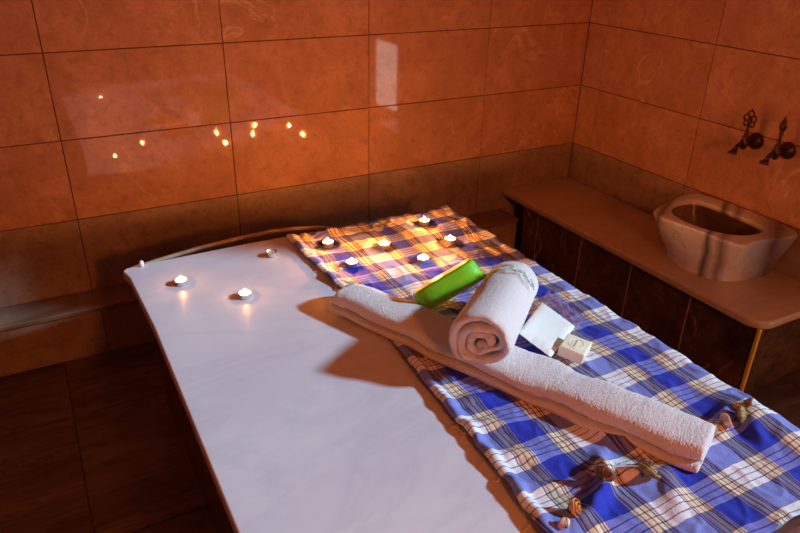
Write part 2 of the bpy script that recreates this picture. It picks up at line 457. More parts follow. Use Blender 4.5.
# window frame and added glowing pane in the right wall
def window(name, hole, pane):
    y0, y1, z0, z1 = hole; t = .03; xa, xb = (.012, .045) if pane else (.07, .11)
    bm = bmesh.new()
    box_bm(bm, xa, xb, y0, y0 + t, z0, z1); box_bm(bm, xa, xb, y1 - t, y1, z0, z1)
    box_bm(bm, xa, xb, y0 + t, y1 - t, z0, z0 + t); box_bm(bm, xa, xb, y0 + t, y1 - t, z1 - t, z1)
    o = struct(from_bm(name, bm, M['frame'], None, False))
    if pane: box('pane', .016, .024, y0 + t, y1 - t, z0 + t, z1 - t, M['glow_pane'], o)
    return o
window('window_1', WIN, False)
window('added_glow_pane', LOW, True)  # added unseen emitter: makes the streak on the back wall, brightens the basin

# ------------------------------------------------------------------ stone bench in the right corner
bench = empty('stone_bench', (-.21, -.73, 0), 'low bench with cream marble top and dark marble front along the right wall', 'bench')
def L(o, root):      # keep world placement while parenting
    o.parent = root; o.matrix_parent_inverse = Matrix.Translation(root.location).inverted() if False else o.matrix_parent_inverse
    o.location = o.location - root.location; return o
pts = [(0, 0), (-.425, 0)]
BX, BY, r = -.438, -1.485, .075
for i in range(9):
    a = PI + i * (PI / 2) / 8
    pts.append((BX + r + r * math.cos(a), BY + r + r * math.sin(a)))
pts += [(0, BY)]
pts[1] = (BX, 0)
pts = [(min(x, -.0008), min(y, -.0008)) for x, y in pts]
top = L(prism('bench_top', pts, Z(-.79) - .032, Z(-.79), M['bench'], None, .009), bench)
bz = Z(-.79) - .033
fb = cuts(-.262, .3035, -1.455, -.149)
rects = [(a, b, 0, bz, 1) for a, b in zip(fb, fb[1:])]
front = L(tiled('front_panel', rects, lambda a, b, h: Vector((-.4035 - h, a, b)), [(-.4035, -.002, -1.455, -.149, 0, bz)], [M['grout_dark'], M['dark_marble']], gap=.006, thick=.0016, seed=11), bench)
rects = [(-.395, -.003, 0, bz, 1)]
endp = L(tiled('end_panel', rects, lambda a, b, h: Vector((a, -1.456 - h, b)), [], [M['grout_dark'], M['dark_marble']], gap=.002, seed=12), bench)
trimb = L(box('corner_trim', -.412, -.398, -1.470, -1.456, 0.001, bz, M['brass'], None, .004), bench)

# ------------------------------------------------------------------ marble basin
def basin():
    x0, y0 = -.20, -1.04
    root = empty('marble_basin', (x0, y0, Z(-.79)), 'carved veined marble wash basin standing on the bench against the wall', 'basin')
    h = .195
    # outline of the rim (world), counter-clockwise
    rim = [(-.002, -.80), (-.10, -.815), (-.22, -.84), (-.30, -.868), (-.372, -.888), (-.40, -.93), (-.392, -.99), (-.382, -1.05), (-.372, -1.11), (-.362, -1.18), (-.356, -1.24), (-.335, -1.295), (-.27, -1.268), (-.20, -1.285), (-.10, -1.305), (-.002, -1.325)]
    foot = [(-.002, -.86), (-.08, -.865), (-.15, -.87), (-.21, -.885), (-.262, -.91), (-.30, -.95), (-.32, -1.0), (-.33, -1.05), (-.33, -1.10), (-.318, -1.15), (-.295, -1.19), (-.26, -1.215), (-.22, -1.23), (-.16, -1.24), (-.09, -1.243), (-.002, -1.243)]
    cxy = Vector((-.185, -1.045))
    def inner(k, s, i):        # rounded hollow
        a = math.atan2(rim[i][1] - cxy.y, rim[i][0] - cxy.x)
        return (cxy.x + math.cos(a) * .150 * s, cxy.y + math.sin(a) * .178 * s)
    vs, rings = [], []
    n = len(rim)
    def ring(f):
        rings.append(list(range(len(vs), len(vs) + n)))
        for i in range(n):
            x, y, z = f(i); vs.append((x - x0, y - y0, z))
    for t, zz in ((0, 0.0), (.04, .012), (.12, .035), (.42, .08), (.72, .13), (.93, .175), (1, h - .006)):
        tt = t
        def f(i, t=tt, zz=zz):
            ear = 1.0
            a, b = foot[i], rim[i]
            jag = .004 * noise.noise(Vector((i * 3.1, zz * 30, 1)))
            return (min(a[0] + (b[0] - a[0]) * t + jag, -.002), a[1] + (b[1] - a[1]) * t + jag, zz)
        ring(f)
    ring(lambda i: (min(rim[i][0] * .985 - .002, -.002), rim[i][1] * .985 - .0155, h + .003 * noise.noise(Vector((i * 2.3, 0, 5)))))
    for s, zz in ((1.06, h - .001), (1.0, h - .012), (.95, h - .05), (.8, h - .10), (.5, h - .135), (.15, h - .145)):
        ring(lambda i, s=s, zz=zz: (*inner(0, s, i), zz))
    fs = []
    for A, B in zip(rings, rings[1:]):
        for i in range(n): fs.append((A[i], A[(i + 1) % n], B[(i + 1) % n], B[i]))
    fs.append(tuple(rings[0][::-1])); fs.append(tuple(rings[-1]))
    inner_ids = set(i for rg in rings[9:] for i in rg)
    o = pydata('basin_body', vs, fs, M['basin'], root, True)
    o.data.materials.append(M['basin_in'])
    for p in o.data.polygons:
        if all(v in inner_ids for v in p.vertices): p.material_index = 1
    m = o.modifiers.new('s', 'SUBSURF'); m.levels = 2; m.render_levels = 2
    bm = bmesh.new(); bm.from_mesh(o.data)
    lay = bm.edges.layers.float.get('crease_edge') or bm.edges.layers.float.new('crease_edge')
    bm.verts.ensure_lookup_table()
    sets = {}
    for k in (0, 7, 8):
        ids = rings[k]
        for i in range(n):
            e = bm.edges.get((bm.verts[ids[i]], bm.verts[ids[(i + 1) % n]]))
            if e: e[lay] = .75 if k != 0 else 1
    bm.to_mesh(o.data); bm.free()
    return root
basin()

# ------------------------------------------------------------------ bronze taps
def tap(y, zc, label, style):
    root = empty('bronze_tap', (0, y, zc), label, 'tap', 'bronze taps on the right wall')
    bm = bmesh.new()
    lathe_bm(bm, [(0, .001), (.030, .001), (.033, .004), (.032, .009), (.028, .014), (.023, .020), (.014, .024), (.010, .026), (0, .026)], 28, Matrix.Rotation(-PI / 2, 4, 'Y'))
    from_bm('wall_flange', bm, M['bronze'], root)
    bm = bmesh.new()
    tube_bm(bm, [(-.02, 0, 0), (-.05, 0, 0), (-.066, 0, .002)], [.009, .010, .012], 14)
    lathe_bm(bm, [(0, -.026), (.008, -.024), (.012, -.016), (.016, -.008), (.017, 0), (.015, .010), (.010, .018), (.013, .024), (.009, .030), (.006, .040), (.009, .046), (.005, .052), (0, .054)], 20, Matrix.Translation((-.072, 0, 0)))
    tube_bm(bm, [(-.076, 0, -.004), (-.098, 0, -.004), (-.112, 0, -.010), (-.118, 0, -.024)], [.010, .009, .0085, .010], 14)
    from_bm('tap_body', bm, M['bronze'], root)
    # spout mouth shaped as leaf
    bm = bmesh.new()
    for k in range(5):
        a = -.9 + k * .45
        tube_bm(bm, [(-.116, 0, -.018), (-.120 - .010 * math.cos(a), .014 * math.sin(a), -.030), (-.122 - .014 * math.cos(a), .024 * math.sin(a), -.036)], [.006, .006, .002], 8)
    from_bm('spout_leaf', bm, M['bronze'], root)
    bm = bmesh.new()
    hx, hz = -.072, .054
    tube_bm(bm, [(hx, 0, hz - .006), (hx, 0, hz + .012)], .0045, 10)
    if style == 0:          # trefoil, seen nearly face on
        for yy, zz, rr in ((-.013, .022, .0095), (.013, .022, .0095), (0, .022, .006), (-.015, .043, .0115), (.015, .043, .0115), (0, .060, .0115), (0, .043, .006)):
            pts = [(hx, yy + rr * math.cos(t), hz + zz + rr * math.sin(t)) for t in [2 * PI * q / 16 for q in range(17)]]
            tube_bm(bm, pts, .0036, 7)
        tube_bm(bm, [(hx, 0, hz + .07), (hx, 0, hz + .080)], [.004, .0015], 8)
    else:                   # spade-shaped finial seen edge on
        lathe_bm(bm, [(0, .008), (.006, .012), (.009, .020), (.006, .026), (.010, .032), (.015, .044), (.014, .054), (.008, .066), (.003, .078), (0, .084)], 18, Matrix.Translation((hx, 0, hz)), .6, 1)
    from_bm('tap_handle', bm, M['bronze'], root)
    return root
tap(-1.007, Z(-.324), 'aged bronze wall tap with an openwork trefoil handle, farther from the camera', 0)
tap(-1.143, Z(-.325), 'aged bronze wall tap with a pointed bud handle, at the right edge', 1)

# ------------------------------------------------------------------ massage slab
ZS = Z(-.6)
XR = -1.115
slab = empty('marble_slab_table', (-1.7, -1.5, 0), 'large white marble massage slab on a dark stone base in the middle of the room', 'massage table')
outline = [(-2.324, -.510), (-2.312, -.492), (-2.25, -.484), (-1.9, -.476), (-1.5, -.486), (XR - .02, -.492), (XR, -.51), (XR, -2.44), (XR - .02, -2.46), (-2.28, -2.46), (-2.30, -2.44), (-2.300, -1.6), (-2.300, -.9), (-2.312, -.57)]
L(prism('slab_top', outline, ZS - .030, ZS, M['slab'], None, .007), slab)
rects = [(a, b, 0, ZS - .031, 1) for a, b in zip(cuts(-.9, .4, -2.40, -.55), cuts(-.9, .4, -2.40, -.55)[1:])]
base = L(tiled('slab_base', rects, lambda a, b, h: Vector((-2.252 - h, a, b)), [(-2.252, -1.17, -2.40, -.55, 0, ZS - .031)], [M['slab_base'], M['dark_marble']], seed=14), slab)
# thin curved stone bead behind the back edge
bm = bmesh.new()
cp = [(-2.290, -.476), (-2.262, -.470), (-2.20, -.450), (-2.045, -.412), (-1.904, -.394), (-1.80, -.388), (-1.70, -.400), (-1.62, -.430), (-1.55, -.478)]
tube_bm(bm, [(x, y, ZS - .014) for x, y in cp], .008, 10)
o = L(from_bm('curved_bead', bm, M['strip'], None), slab); o['label'] = 'thin pale curved bead behind the back edge'
bm = bmesh.new(); lathe_bm(bm, [(0, -.004), (.007, -.004), (.0075, .012), (.006, .018), (0, .020)], 16)
o = L(from_bm('corner_peg', bm, M['slab'], None, True, (-2.262, -.500, ZS)), slab); o['label'] = 'small white peg at the back left corner'

# ------------------------------------------------------------------ plaid cloth
def lerp_tab(tab, y):
    if y >= tab[0][0]: return tab[0][1]
    for (a, xa), (b, xb) in zip(tab, tab[1:]):
        if y >= b: return xa + (xb - xa) * (y - a) / (b - a)
    return tab[-1][1]
Ltab = [(-.505, -1.772), (-.72, -1.765), (-.95, -1.752), (-1.28, -1.752), (-1.47, -1.768), (-1.72, -1.782), (-1.85, -1.793), (-1.96, -1.808), (-2.17, -1.83)]
Rtab = [(-.505, -1.10), (-.73, -1.100), (-1.05, -1.102), (-1.5, -1.102), (-2.17, -1.105)]
def ctop(u, y):
    """height of the cloth above the slab"""
    xl, xr = lerp_tab(Ltab, y), lerp_tab(Rtab, y)
    x = xl + (xr - xl) * u
    h = .0045
    h += .0045 * max(0, fbm(x * 7, y * 5, 3) + .25) + .0030 * max(0, noise.noise(Vector((x * 14 + y * 5, y * 16 - x * 4, 6.0)))) + .004 * max(0, noise.noise(Vector((x * 22, y * 22, 3.0)))) * smoothstep(-1.0, -.8, y)
    h += .004 * max(0, noise.noise(Vector((x * 30, y * 9, 2.0)))) * (1 - .6 * smoothstep(-1.5, -1.7, y) * smoothstep(-1.5, -1.4, x))
    rg = 1 - abs(noise.noise(Vector((x * 17 + 3, y * 12, 12.0)))) * 2.2
    h += .0030 * max(0, rg) ** 3
    h += .0012 * noise.noise(Vector((x * 55, y * 40, 2.5)))
    # crumpled, rolled long edge on the left
    d = x - xl
    amp = .011 + .006 * noise.noise(Vector((y * 8, 0, 9)))
    h += amp * math.exp(-((d - .012) / .014) ** 2) * (.45 + .55 * smoothstep(-.6, -1.3, y))
    h += .010 * max(0, noise.noise(Vector((d * 26, y * 11, 4)))) * math.exp(-(d / .07) ** 2)
    # soft gathers crossing the left side of the near part
    g = math.exp(-((x + 1.72) / .07) ** 2) * smoothstep(-1.45, -1.6, y)
    h += .010 * g * max(0, math.sin(y * 62 + x * 30 + 2 * noise.noise(Vector((x * 8, y * 8, 1)))))
    # gathers along the right edge
    d2 = xr - x
    h += .009 * max(0, noise.noise(Vector((d2 * 20, y * 13, 7))) + .1) * math.exp(-(d2 / .06) ** 2)
    g2 = math.exp(-((y + 1.95) / .10) ** 2) * math.exp(-((x + 1.16) / .035) ** 2)
    h += .024 * g2
    # folds between the rosebuds in front of the towel
    for (px, py, a, s1, s2, ang) in ((-1.60, -1.90, .020, .05, .016, .9), (-1.55, -1.93, .016, .06, .018, -.5), (-1.66, -1.95, .018, .05, .015, .4), (-1.50, -1.99, .010, .06, .02, 1.0),
                                     (-1.235, -1.90, .018, .05, .016, .5), (-1.20, -1.95, .012, .05, .02, 1.1), (-1.50, -1.84, .012, .08, .02, 1.9)):
        dx, dy = x - px, y - py; ca, sa = math.cos(ang), math.sin(ang)
        p, q = dx * ca + dy * sa, -dx * sa + dy * ca
        h += 1.35 * a * math.exp(-(p / s1) ** 2 - (q / s2) ** 2)
    return x, h
def cloth():
    nu, nv = 190, 460
    vs, uvs = [], []
    y0, y1 = -.505, -2.156
    for j in range(nv + 1):
        ty = j / nv
        for i in range(nu + 1):
            u = i / nu
            y = y0 + (y1 - y0) * ty
            x, h = ctop(u, y)
            yy = y + .010 * noise.noise(Vector((x * 9, 2, 0))) * (1 - smoothstep(0, .03, ty)) + .008 * noise.noise(Vector((x * 9, 5, 0))) * smoothstep(.97, 1, ty)
            xx = x
            ez = .006 * noise.noise(Vector((y * 14, 3, 1))) + .003 * noise.noise(Vector((y * 50, 3, 1)))
            if u < .1: xx += ez * (1 - u / .1)
            if u > .9: xx += ez * .6 * (u - .9) / .1 - 0
            z = ZS + h
            ang = .0
            vs.append((xx, yy, z))
            # stripes keep straight, slightly skewed at the far end
            uvs.append((x + (.012 + .02 * smoothstep(-1.05, -.8, y)) * noise.noise(Vector((x * 5, y * 5.2, 8))) , y + .014 * noise.noise(Vector((x * 2.5, y * 2, 18))) + .02 * (x + 1.45)))
    fs = [(j * (nu + 1) + i, j * (nu + 1) + i + 1, (j + 1) * (nu + 1) + i + 1, (j + 1) * (nu + 1) + i) for j in range(nv) for i in range(nu)]
    me = bpy.data.meshes.new('plaid_cloth'); me.from_pydata(vs, [], fs)
    uvl = me.uv_layers.new(name='weave')
    for lp in me.loops: uvl.data[lp.index].uv = uvs[lp.vertex_index]
    me.flip_normals()
    o = link('plaid_cloth', me, M['cloth'])
    if o.data.polygons[0].normal.z < 0: me.flip_normals()
    s = o.modifiers.new('thick', 'SOLIDIFY'); s.thickness = .0016; s.offset = 1
    props(o, 'blue, white and yellow plaid cotton cloth spread over the right half of the marble slab', 'cloth')
    return o
CL = cloth()
def cloth_z(x, y):
    xl, xr = lerp_tab(Ltab, y), lerp_tab(Rtab, y)
    return ZS + ctop((x - xl) / (xr - xl), y)[1] + .0016
# loose threads (fringe) along the left hem
bm = bmesh.new(); rf = random.Random(5)
for k in range(46):
    y = -.55 - 1.58 * rf.random() ** .8; xl = lerp_tab(Ltab, y)
    p = Vector((xl + .004, y, ZS + .006)); pts = [p.copy()]
    d = Vector((-.6 - rf.random(), rf.uniform(-1.4, .2), 0)).normalized() * rf.uniform(.004, .008)
    for q in range(4):
        p = p + d; d.rotate(Matrix.Rotation(rf.uniform(-.7, .7), 3, 'Z')); pts.append(Vector((p.x, p.y, ZS + .0022 + rf.random() * .004)))
    tube_bm(bm, pts, .0007, 5)
fr = from_bm('hem_threads', bm, plain('cream_thread', (.8, .6, .4), .8), CL)
fr['kind'] = 'stuff'

# ------------------------------------------------------------------ candles
def make_candle(lit=True, label='', cat='candle', group='tealight candles'):
    root = empty('tealight_candle', (0, 0, 0), label, cat, group)
    R = .0192
    bm = bmesh.new()
    prof = [(0, 0), (R - .0015, 0), (R, .0012), (R, .0152), (R + .0007, .0160), (R - .0002, .0164), (R - .0008, .0156), (R - .0008, .0016), (0, .0014)]
    lathe_bm(bm, prof, 40); from_bm('metal_cup', bm, M['alu'], root)
    bm = bmesh.new()
    lathe_bm(bm, [(0, .0018), (R - .0010, .0018), (R - .0010, .0124), (R - .0022, .0117), (.004, .0114), (0, .0114)], 36)
    from_bm('wax', bm, M['wax'], root)
    bm = bmesh.new(); tube_bm(bm, [(0, 0, .0105), (.0004, 0, .0145), (.0014, .0005, .0178)], .0007, 6)
    from_bm('wick', bm, M['wick'], root)
    if lit:
        bm = bmesh.new()
        lathe_bm(bm, [(0, .0135), (.0026, .0148), (.0042, .0170), (.0044, .0195), (.0036, .0225), (.0020, .0260), (.0007, .0290), (0, .0302)], 18)
        from_bm('flame', bm, M['flame'], root)
    return root
CANDLE_W = 1.8
def flame_light(root, k=1.0):
    l = bpy.data.lights.new('flame_light', 'POINT'); l.energy = CANDLE_W * k; l.color = (1, .31, .07); l.shadow_soft_size = .004
    o = bpy.data.objects.new('flame_light', l); COL.objects.link(o); o.parent = root; o.location = (0, 0, .027)
    return o
def copy_tree(o, parent=None):
    c = o.copy(); COL.objects.link(c); c.parent = parent
    for ch in list(o.children): copy_tree(ch, c)
    return c
cand = [  # x, y, on cloth, label
    (-2.175, -.681, False, 'lit tealight on the bare marble nearest the back left corner of the slab'),
    (-2.025, -.848, False, 'lit tealight on the bare marble, the nearer and more right of the two burning there'),
    (-1.667, -.635, True, 'lit tealight at the back left corner of the plaid cloth'),
    (-1.661, -.819, True, 'lit tealight on the plaid cloth just behind the left end of the long towel'),
    (-1.50, -.735, True, 'lit tealight in the middle of the ring of candles on the plaid cloth'),
    (-1.438, -.896, True, 'lit tealight on the plaid cloth closest to the green bowl'),
    (-1.277, -.807, True, 'rightmost lit tealight on the plaid cloth'),
    (-1.273, -.62, True, 'lit tealight farthest back on the plaid cloth, to the right'),
    (-2.08, -1.96, False, 'lit tealight near the front edge of the marble, mirrored in the tiles'),
]
import json
CAM_P = dict(f=675.53, pitch=.466539, yaw=.507514, roll=.0224116, C=Vector((-2.477567, -2.609382, .400736 + FL)))
def basis():
    cy, sy, cp, sp = math.cos(CAM_P['yaw']), math.sin(CAM_P['yaw']), math.cos(CAM_P['pitch']), math.sin(CAM_P['pitch'])
    fwd = Vector((sy * cp, cy * cp, -sp)); right = Vector((cy, -sy, 0)); up = right.cross(fwd)
    r_ = CAM_P['roll']; rr = right * math.cos(r_) + up * math.sin(r_); uu = up * math.cos(r_) - right * math.sin(r_)
    return rr, uu, fwd
proto = make_candle(True, cand[0][3])
roots = [proto] + [copy_tree(proto) for _ in cand[1:]]
for rt, (x, y, oc, lab) in zip(roots, cand):
    zz = (max(cloth_z(x + a, y + b) for a in (-.015, 0, .015) for b in (-.015, 0, .015)) - .001) if oc else ZS + .0004
    rt.location = (x, y, zz); rt.rotation_euler = (0, 0, x * 9); rt['label'] = lab; flame_light(rt, 1.0 if oc else .08)
un = make_candle(False, 'unlit empty-looking tealight at the back edge of the bare marble, left of the cloth'); un.location = (-1.86, -.612, ZS + .0004)
un2 = copy_tree(un); un2['label'] = 'unlit tealight at the back of the plaid cloth, behind the burning ones'; un2.location = (-1.448, -.587, cloth_z(-1.448, -.587))

# ------------------------------------------------------------------ long folded towel
path = [(-1.783, -1.015), (-1.742, -1.095), (-1.655, -1.30), (-1.585, -1.47), (-1.52, -1.62), (-1.455, -1.78), (-1.368, -1.965)]
hw = [.058, .066, .072, .072, .069, .066, .060]
def poly_at(t, pts):
    n = len(pts) - 1; s = t * n; i = min(int(s), n - 1); f = s - i
    def g(k): return Vector((*pts[max(0, min(n, k))],)) if k >= 0 else Vector(pts[0])
    p0, p1, p2, p3 = g(i - 1), g(i), g(i + 1), g(i + 2)
    return .5 * ((2 * p1) + (p2 - p0) * f + (2 * p0 - 5 * p1 + 4 * p2 - p3) * f * f + (3 * p1 - p0 - 3 * p2 + p3) * f ** 3)
def towel_frame(t):
    p = poly_at(t, path); q = poly_at(min(1, t + .01), path) - poly_at(max(0, t - .01), path)
    d = q.normalized(); return p, d, Vector((-d.y, d.x))         # side: +side lies on the right of the photo
TH = .060
def section(t, w):
    # profile (s across: +1 right side .. -1 left side, z) ; lower lip on the left
    e = .0
    h = TH + .004 * math.sin(t * 9)
    c = .018 + .003 * noise.noise(Vector((t * 6, 1, 1)))
    pr = [(w * .80, 0), (w * 1.0, .010), (w * 1.02, .024), (w * .96, .040), (w * .78, .052), (w * .45, h), (0, h + .001), (-w * .45, h - .001), (-w * .80, h - .008),
          (-w * .95, .042), (-w * .985, .031), (-w * .95, c + .008), (-w * .70, c + .0035), (-w * .70, c + .0005), (-w * 1.04, c + .001), (-w * 1.13, c - .006), (-w * 1.10, .003), (-w * 1.0, .000)]
    return pr
def long_towel():
    root = empty('folded_bath_towel', (-1.585, -1.47, ZS + .008), 'long narrow folded white terry towel lying diagonally across the plaid cloth', 'towel')
    nt_, vs, rings = 150, [], []
    ts = [k / nt_ for k in range(nt_ + 1)]
    Ltot = 1.07
    for t in ts:
        p, d, sd = towel_frame(t)
        w = lerp_tab([(-k / 6, v) for k, v in enumerate(hw)], -t)
        a = t * Ltot; e1 = min(1, a / .045); e2 = min(1, (1 - t) * Ltot / .012)
        k1 = math.sqrt(max(0, 1 - (1 - e1) ** 2)); k2 = math.sqrt(max(0, 1 - (1 - e2) ** 2))
        kz = (.30 + .70 * k1) * (.86 + .14 * k2); kw = (.80 + .20 * k1) * (.95 + .05 * k2)
        row = []
        for s, z in section(t, w):
            bz = ZS + .0075
            q = p + sd * s * kw
            nz = .0018 * noise.noise(Vector((q.x * 60, q.y * 60, z * 60))) + .007 * noise.noise(Vector((q.x * 11, q.y * 11, z * 9)))
            row.append(len(vs)); vs.append((q.x + sd.x * nz - root.location.x, q.y + sd.y * nz - root.location.y, bz + z * kz + (nz if z > .005 else 0) - root.location.z))
        rings.append(row)
    n = len(rings[0]); fs = []
    for A, B in zip(rings, rings[1:]):
        for i in range(n): fs.append((A[i], A[(i + 1) % n], B[(i + 1) % n], B[i]))
    fs.append(tuple(rings[0])); fs.append(tuple(rings[-1][::-1]))
    o = pydata('towel_body', vs, fs, M['terry'], root); subd(o, 3)
    tx = bpy.data.textures.new('pile', 'CLOUDS'); tx.noise_scale = .0032; tx.noise_depth = 1
    dm = o.modifiers.new('pile', 'DISPLACE'); dm.texture = tx; dm.strength = .0022; dm.mid_level = .5; dm.texture_coords = 'LOCAL'
    # embroidered leaf scrolls on top
    def scroll(t0, s0, size, name, rot):
        bm = bmesh.new()
        for pts2 in leaf_scroll():
            P = []
            for (u, v) in pts2:
                ca, sa = math.cos(rot), math.sin(rot); uu, vv = (u * ca - v * sa) * size, (u * sa + v * ca) * size
                t = t0 + uu / Ltot; p, d, sd = towel_frame(max(0, min(1, t))); s = s0 + vv
                q = p + sd * s
                w = .068; az = abs(s) / w; z = TH + .0035 + (-.006 * max(0, az - .45) * 2)
                P.append((q.x - root.location.x, q.y - root.location.y, ZS + .0075 + z + .004 * math.sin(t * 9) * .9 - root.location.z))
            tube_bm(bm, P, .0008, 5)
        e = from_bm(name, bm, M['thread'], root); e['label'] = 'small green embroidered leaf motif'
    scroll(.455, .0, .030, 'embroidery', 1.2)
    scroll(.075, .0, .030, 'embroidery', 1.0)
    return root
def leaf_scroll():
    """strokes of a little leafy scroll, about 1 unit high and 1 wide, centred"""
    out = []
    out.append([(-.9 + .12 * k, .25 * math.sin(k * .8)) for k in range(16)])
    for cxx, cyy, r_, a0 in ((-.6, .25, .22, 0), (-.2, -.2, .24, 2), (.2, .3, .2, 1), (.55, -.12, .22, 3), (.85, .3, .16, 5)):
        out.append([(cxx + r_ * (1 - k / 16) * math.cos(a0 + k * .55), cyy + r_ * (1 - k / 16) * math.sin(a0 + k * .55)) for k in range(13)])
    for x, y, a in ((-.8, -.1, .8), (-.4, .4, 2.0), (0, .1, -1.0), (.35, .0, .6), (.7, .45, 1.4), (.9, .0, -.4)):
        pts = []
        for k in range(9):
            th = 2 * PI * k / 8; lx, ly = .16 * math.cos(th), .06 * math.sin(th)
            pts.append((x + lx * math.cos(a) - ly * math.sin(a), y + lx * math.sin(a) + ly * math.cos(a)))
        out.append(pts)
    return out
long_towel()

# ------------------------------------------------------------------ rolled towel
def rolled():
    A = Vector((-1.655, -1.531, Z(-.474))); B = Vector((-1.372, -1.288, Z(-.500)))
    ax = (B - A).normalized(); Lh = (B - A).length + .03
    up = Vector((0, 0, 1)); sx = ax.cross(up).normalized(); uz = sx.cross(ax).normalized()
    root = empty('rolled_towel', tuple(A), 'tightly rolled white terry towel with green leaf embroidery, resting across the long towel', 'towel')
    turns = 3.1; R0, th = .085, .0235
    def rad(a):      # a from 0 (outer end) inward
        return R0 - th / 2 - th * .93 * a / (2 * PI)
    n = int(turns * 34); nl = 30
    def squash(x, z): # slightly flattened underneath
        z2 = z if z > -.052 else -.052 + (z + .052) * .35
        return x, z2
    lpos = []
    for k in range(nl + 1):
        t = k / nl; t = .5 - .5 * math.cos(t * PI); lpos.append(t)
    vs = []; grid = []
    a_end = turns * 2 * PI
    for q in range(n + 1):
        a = a_end * q / n; r = rad(a)
        r *= 1 + .015 * math.sin(a * 5)
        inn = smoothstep(.16, .5, q / n); ph0 = -2.2 - a
        r *= 1 + inn * (.34 * math.cos(2 * (ph0 - .5)) + .16 * math.sin(3 * ph0 + 1)) * (.8 if q / n < .8 else .5)
        tip = min(1, q / 3, (n - q) / 2)
        phi = -2.2 - a                    # loose end tucked underneath
        # layers at the near end bulge unevenly
        bul = .010 * noise.noise(Vector((math.cos(phi) * 2, math.sin(phi) * 2, r * 40))) - .008 * (q / n)
        for k, t in enumerate(lpos):
            ln = t * (Lh) - .0 - (bul * (1 - t) ** 6)
            ed = min(t, 1 - t) * Lh
            full = math.sqrt(max(0, 1 - (1 - min(1, ed / .020)) ** 2)); hf = th * .5 * (.15 + .85 * full) * (.3 + .7 * tip)
            hf *= .97
            fall = 1 - .10 * (1 - min(1, (1 - t) * Lh / .05)) ** 2 
            for sgn in (1, -1):
                rr = (r + sgn * hf) * fall
                x, z = squash(rr * math.cos(phi) * 1.03, rr * math.sin(phi) * .97)
                P = ax * ln + sx * x * (1 - .07 * t) + uz * z * (1 - .07 * t)
                P += (sx * math.cos(phi) + uz * math.sin(phi)) * .002 * noise.noise(Vector((P.x * 14, P.y * 14, P.z * 14)))
                vs.append(P)
    def id_(q, k, s): return (q * (nl + 1) + k) * 2 + s
    fs = []
    for q in range(n):
        for k in range(nl):
            fs.append((id_(q, k, 0), id_(q + 1, k, 0), id_(q + 1, k + 1, 0), id_(q, k + 1, 0)))
            fs.append((id_(q, k, 1), id_(q, k + 1, 1), id_(q + 1, k + 1, 1), id_(q + 1, k, 1)))
        fs.append((id_(q, 0, 0), id_(q, 0, 1), id_(q + 1, 0, 1), id_(q + 1, 0, 0)))
        fs.append((id_(q, nl, 0), id_(q + 1, nl, 0), id_(q + 1, nl, 1), id_(q, nl, 1)))
    for q in (0, n):
        for k in range(nl): fs.append((id_(q, k, 0), id_(q, k + 1, 0), id_(q, k + 1, 1), id_(q, k, 1)))
    o = pydata('towel_body', vs, fs, M['terry'], root); subd(o, 2)
    tx = bpy.data.textures.new('pile2', 'CLOUDS'); tx.noise_scale = .0036; tx.noise_depth = 1
    dm = o.modifiers.new('pile', 'DISPLACE'); dm.texture = tx; dm.strength = .0028; dm.mid_level = .5; dm.texture_coords = 'LOCAL'
    bm = bmesh.new()
    for pts2 in leaf_scroll():
        P = []
        for (u, v) in pts2:
            rr = (R0 + .0014) * .953
            phi = 1.30 - u * .060 / R0 ; ln = Lh * .72 + v * .036 - u * .022
            x, z = rr * math.cos(phi) * 1.03, rr * math.sin(phi) * .97
            P.append(ax * ln + sx * x + uz * z)
        tube_bm(bm, P, .0009, 5)
    e = from_bm('embroidery', bm, M['thread'], root); e['label'] = 'green embroidered leafy script'
    return root
rolled()

# ------------------------------------------------------------------ green bowl, tipped upside down against the towels
def green_bowl():
    r_, u_, f_ = basis()
    # opening axis: towards lower right of the view
    nrm = (r_ * .50 - u_ * .86 + f_ * .05).normalized()
    longd = (r_ * .86 + u_ * .50).normalized(); longd = (longd - nrm * longd.dot(nrm)).normalized()
    dep = nrm.cross(longd).normalized()
    c = BOWL_C
    root = empty('green_plastic_bowl', tuple(c), 'bright green plastic bowl tipped upside down between the candles and the rolled towel', 'bowl')
    a, b, h = .104, .062, .060
    def sup(th, ka, kb, p=4.0):
        ct, st = math.cos(th), math.sin(th)
        return (ka * math.copysign(abs(ct) ** (2 / p), ct), kb * math.copysign(abs(st) ** (2 / p), st))
    n = 48; vs = []; rings = []
    prof = [(0.0, 0), (.60, 0), (.86, .0005), (.915, .003), (.94, .009), (.965, .034), (.99, h - .004), (1.03, h - .003), (1.035, h), (1.0, h + .0008), (.955, h - .002), (.925, .030), (.895, .014), (.84, .006), (.6, .0035), (0, .0035)]
    for s, z in prof:
        row = []
        for i in range(n):
            x, y = sup(2 * PI * i / n, a * max(s, .001), b * max(s, .001)) if s > 0 else (0, 0)
            P = longd * x + dep * y + nrm * (z - h / 2)
            row.append(len(vs)); vs.append(P)
            if s == 0: break
        rings.append(row)
    fs = []
    for A, B in zip(rings, rings[1:]):
        for i in range(n):
            j = (i + 1) % n
            if len(A) == 1: fs.append((A[0], B[i], B[j]))
            elif len(B) == 1: fs.append((A[i], B[0], A[j]))
            else: fs.append((A[i], A[j], B[j], B[i]))
    pydata('bowl_body', vs, fs, M['green'], root)
    # pale thin rim line
    bm = bmesh.new()
    P = [longd * sup(2 * PI * i / 60, a * 1.03, b * 1.03)[0] + dep * sup(2 * PI * i / 60, a * 1.03, b * 1.03)[1] + nrm * (h / 2 + .0012) for i in range(61)]
    tube_bm(bm, P, .0016, 6, False)
    rm = from_bm('rim', bm, plain('pale_green_rim', (.55, .85, .30), .3), root); rm['label'] = 'pale green rim'
BOWL_C = Vector((-1.543, -1.204, Z(-.500)))
green_bowl()

